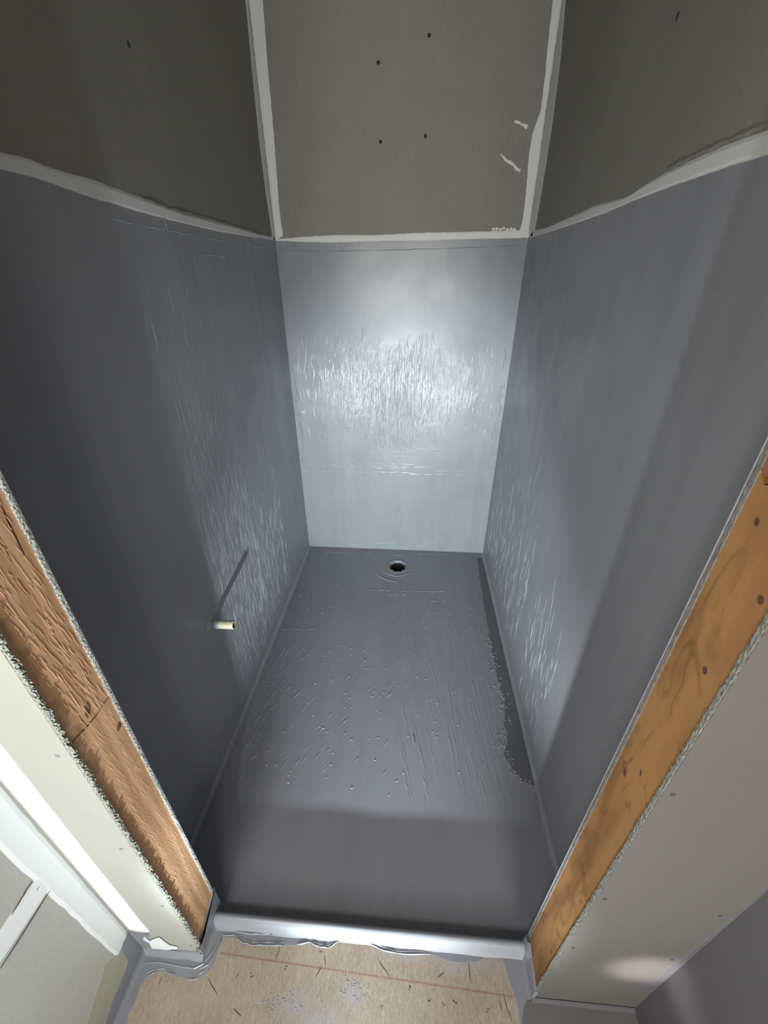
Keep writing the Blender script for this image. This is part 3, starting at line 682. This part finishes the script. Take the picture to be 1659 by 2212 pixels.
# ---- right wing
WRn = struct(box('wall_front_right', JR+0.042, OR_+0.02, RYO+BD, RYI-BD, ZC, CEIL, m_cut))
ry0, ry1 = RYO+0.007, RYI-0.0075
zs = at(1650, 1050, 0, JR)[2]
s1 = yz_board('stud', [(ry0, ZC), (ry1, ZC), (ry1, zs+0.006), (ry1-0.008, zs-0.001), (ry1-0.018, zs+0.003), (ry1-0.03, zs-0.004), (ry0, zs-0.006)], JR+0.041, JR+0.003, m_pine, WRn)
s2 = yz_board('stud', [(ry0, zs+0.001), (ry1-0.03, zs+0.003), (ry1-0.018, zs+0.008), (ry1-0.006, zs+0.006), (ry1, zs+0.008), (ry1, CEIL), (ry0, CEIL)], JR+0.041, JR+0.0026, m_pine_red, WRn)
box('splice_shadow_gap', JR+0.039, JR+0.008, ry0+.001, ry1-.001, zs-0.012, zs+0.012, m_crack, WRn)  # dark filler inside the stud splice, standing in for the gap's shade
for x, y, r, sy, rot in ((1635, 1128, .0032, .7, 1.2), (1643, 1297, .0036, .8, 1.2), (1523, 1449, .0036, .8, 1.2), (1350, 1668, .0055, .5, 1.3), (1384, 1670, .004, .35, 1.3), (1254, 1810, .004, .3, 1.3), (1282, 1797, .002, .4, 1.3), (1226, 1856, .0018, .5, 1.3), (1202, 1923, .002, .4, 1.3), (1255, 1948, .003, .3, 1.3), (1174, 1991, .0055, .22, 1.3), (1191, 2058, .005, .28, 1.3)):
    if r > .005: on_stud('knot_halo', x, y-6, r*1.9, .7, rot, m_knot_l if False else m_pine_red, s1, JR+0.0029, -1)
    on_stud('knot', x, y, r, sy, rot, m_knot, s1, JR+0.0027, -1)
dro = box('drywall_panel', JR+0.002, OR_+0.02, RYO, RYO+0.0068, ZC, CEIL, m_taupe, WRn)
dri = box('drywall_panel', JR+0.003, XR, RYI-0.0073, RYI-0.001, 0, CEIL, m_right, WRn)
crumbly_edge('gypsum_edge', JR+0.002, -1, RYO+0.0005, RYO+0.0068, ZC, 1.35, m_gyp_t, dro, 0.0006, 0.0006, 84, 0.003, 0.0006)
crumbly_edge('gypsum_edge', JR+0.0025, -1, RYI-0.0073, RYI-0.0005, ZC, 1.45, m_gyp_edge, dri, 0.0004, 0.0006, 85, 0.004, 0.0005)
box('paper_face', JR+0.0015, XR, RYI-0.001, RYI, 0, CEIL, m_right, dri)
for x, y in ((1453, 1716), (1307, 1942), (1238, 2047), (1556, 1978), (1451, 2073)):
    disc('screw_head', to2(at(x, y, 1, RYO), 1), 0.0030, 1, RYO+0.001, RYO-0.0004, m_screw, dro)
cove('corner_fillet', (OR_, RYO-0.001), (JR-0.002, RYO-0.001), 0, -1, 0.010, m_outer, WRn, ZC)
fj = px([(1157, 2138), (1153, 2110), (1147, 2070), (1143, 2037), (1136, 2018)], 0, JR)
sheet('foot_flashing', [(RYO-0.001, ZC), (RYO-0.001, fj[0][1])] + rough_line(fj, 0.006, 0.0012, 17) + [(RYI, fj[-1][1]+0.002), (RYI, 0.0)], 0, JR+0.004, JR-0.0022, m_thin, WRn)
cove('corner_fillet', (JR-0.002, RYO-0.002), (JR-0.002, 0.33), -1, 0, 0.010, m_thin, WRn, ZC)
# ------------------------------------------------------------------ outer room walls and ceiling
ol = struct(box('wall_outer_left', OL-BD, OL, -3.2, LYO+BD, ZC-0.02, CEIL, m_grey_paper))
yc = to2(at(0, 1850, 0, OL), 0)[0]
je = px([(250, 2073), (180, 2010), (100, 1938), (0, 1850)], 0, OL)
band('joint_compound', [(LYO, je[0][1]), (LYO, CEIL)], je + [(je[-1][0], CEIL)], 0, OL-0.0006, OL+0.0010, m_putty_bright, ol, 0.0015, 91, 90)
up_ = px([(75, 1898), (40, 1945), (0, 2000)], 0, OL); lo_ = px([(110, 1920), (60, 1998), (0, 2087)], 0, OL)
up_.insert(0, (up_[0][0]+0.02, up_[0][1])); lo_.insert(0, (lo_[0][0]+0.012, lo_[0][1])); up_.append((-2.5, up_[-1][1])); lo_.append((-2.5, lo_[-1][1]))
band('joint_compound', lo_, up_, 0, OL-0.0006, OL+0.0008, m_putty_bright, ol, 0.001, 92, 90)
rgt_ = Ridges()
for pts in ([(108, 1922), (80, 1966), (40, 2030), (0, 2092)], [(55, 1926), (40, 1950), (24, 1976)], [(84, 1914), (78, 1924)], [(68, 1905), (50, 1930)]):
    rgt_.add([to2(at(x, y, 0, OL), 0) for x, y in pts], 0, OL+0.0006, 1, 0.0016, 0.0012)
stuff(obj('tape_edge', rgt_.v, rgt_.f, m_screw, ol))
fp = px([(279, 2013), (265, 2035), (260, 2052), (275, 2074), (272, 2090), (255, 2134), (238, 2172), (226, 2212), (215, 2260)], 0, OL)
sheet('foot_flashing', [(LYO, ZC), (LYO, fp[0][1])] + rough_line(fp, 0.006, 0.0012, 8) + [(-3.0, fp[-1][1]), (-3.0, ZC)], 0, OL-0.0006, OL+0.0014, m_thin, ol)
cb = px([(250, 2065), (225, 2090), (186, 2212), (170, 2260)], 0, OL)
m_band = paper_mat('drywall_paper_tan', (0.36, 0.345, 0.27), 0.06)
sheet('bare_paper_band', [(LYO, ZC+.001), (LYO, cb[0][1])] + cb + [(-3.0, cb[-1][1]), (-3.0, ZC+.001)], 0, OL-0.0006, OL+0.0005, m_band, ol)
cove('corner_fillet', (OL, LYO), (OL, -0.4), 1, 0, 0.014, m_thin, ol, ZC)

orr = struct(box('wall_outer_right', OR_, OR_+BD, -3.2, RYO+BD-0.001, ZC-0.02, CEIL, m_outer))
# torn paper edge beside the right corner
tb = px([(1385, 2140), (1410, 2118), (1440, 2090), (1480, 2062), (1520, 2030), (1560, 2000), (1600, 1965), (1640, 1935), (1659, 1915)], 1, RYO)
tb.append((tb[-1][0], CEIL))
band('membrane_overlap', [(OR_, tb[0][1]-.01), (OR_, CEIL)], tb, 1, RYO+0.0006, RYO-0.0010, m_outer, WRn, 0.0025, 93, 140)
ce = struct(box('ceiling', -3.0, 3.0, -3.2, YB+0.1, CEIL, CEIL+0.02, m_grey_paper))
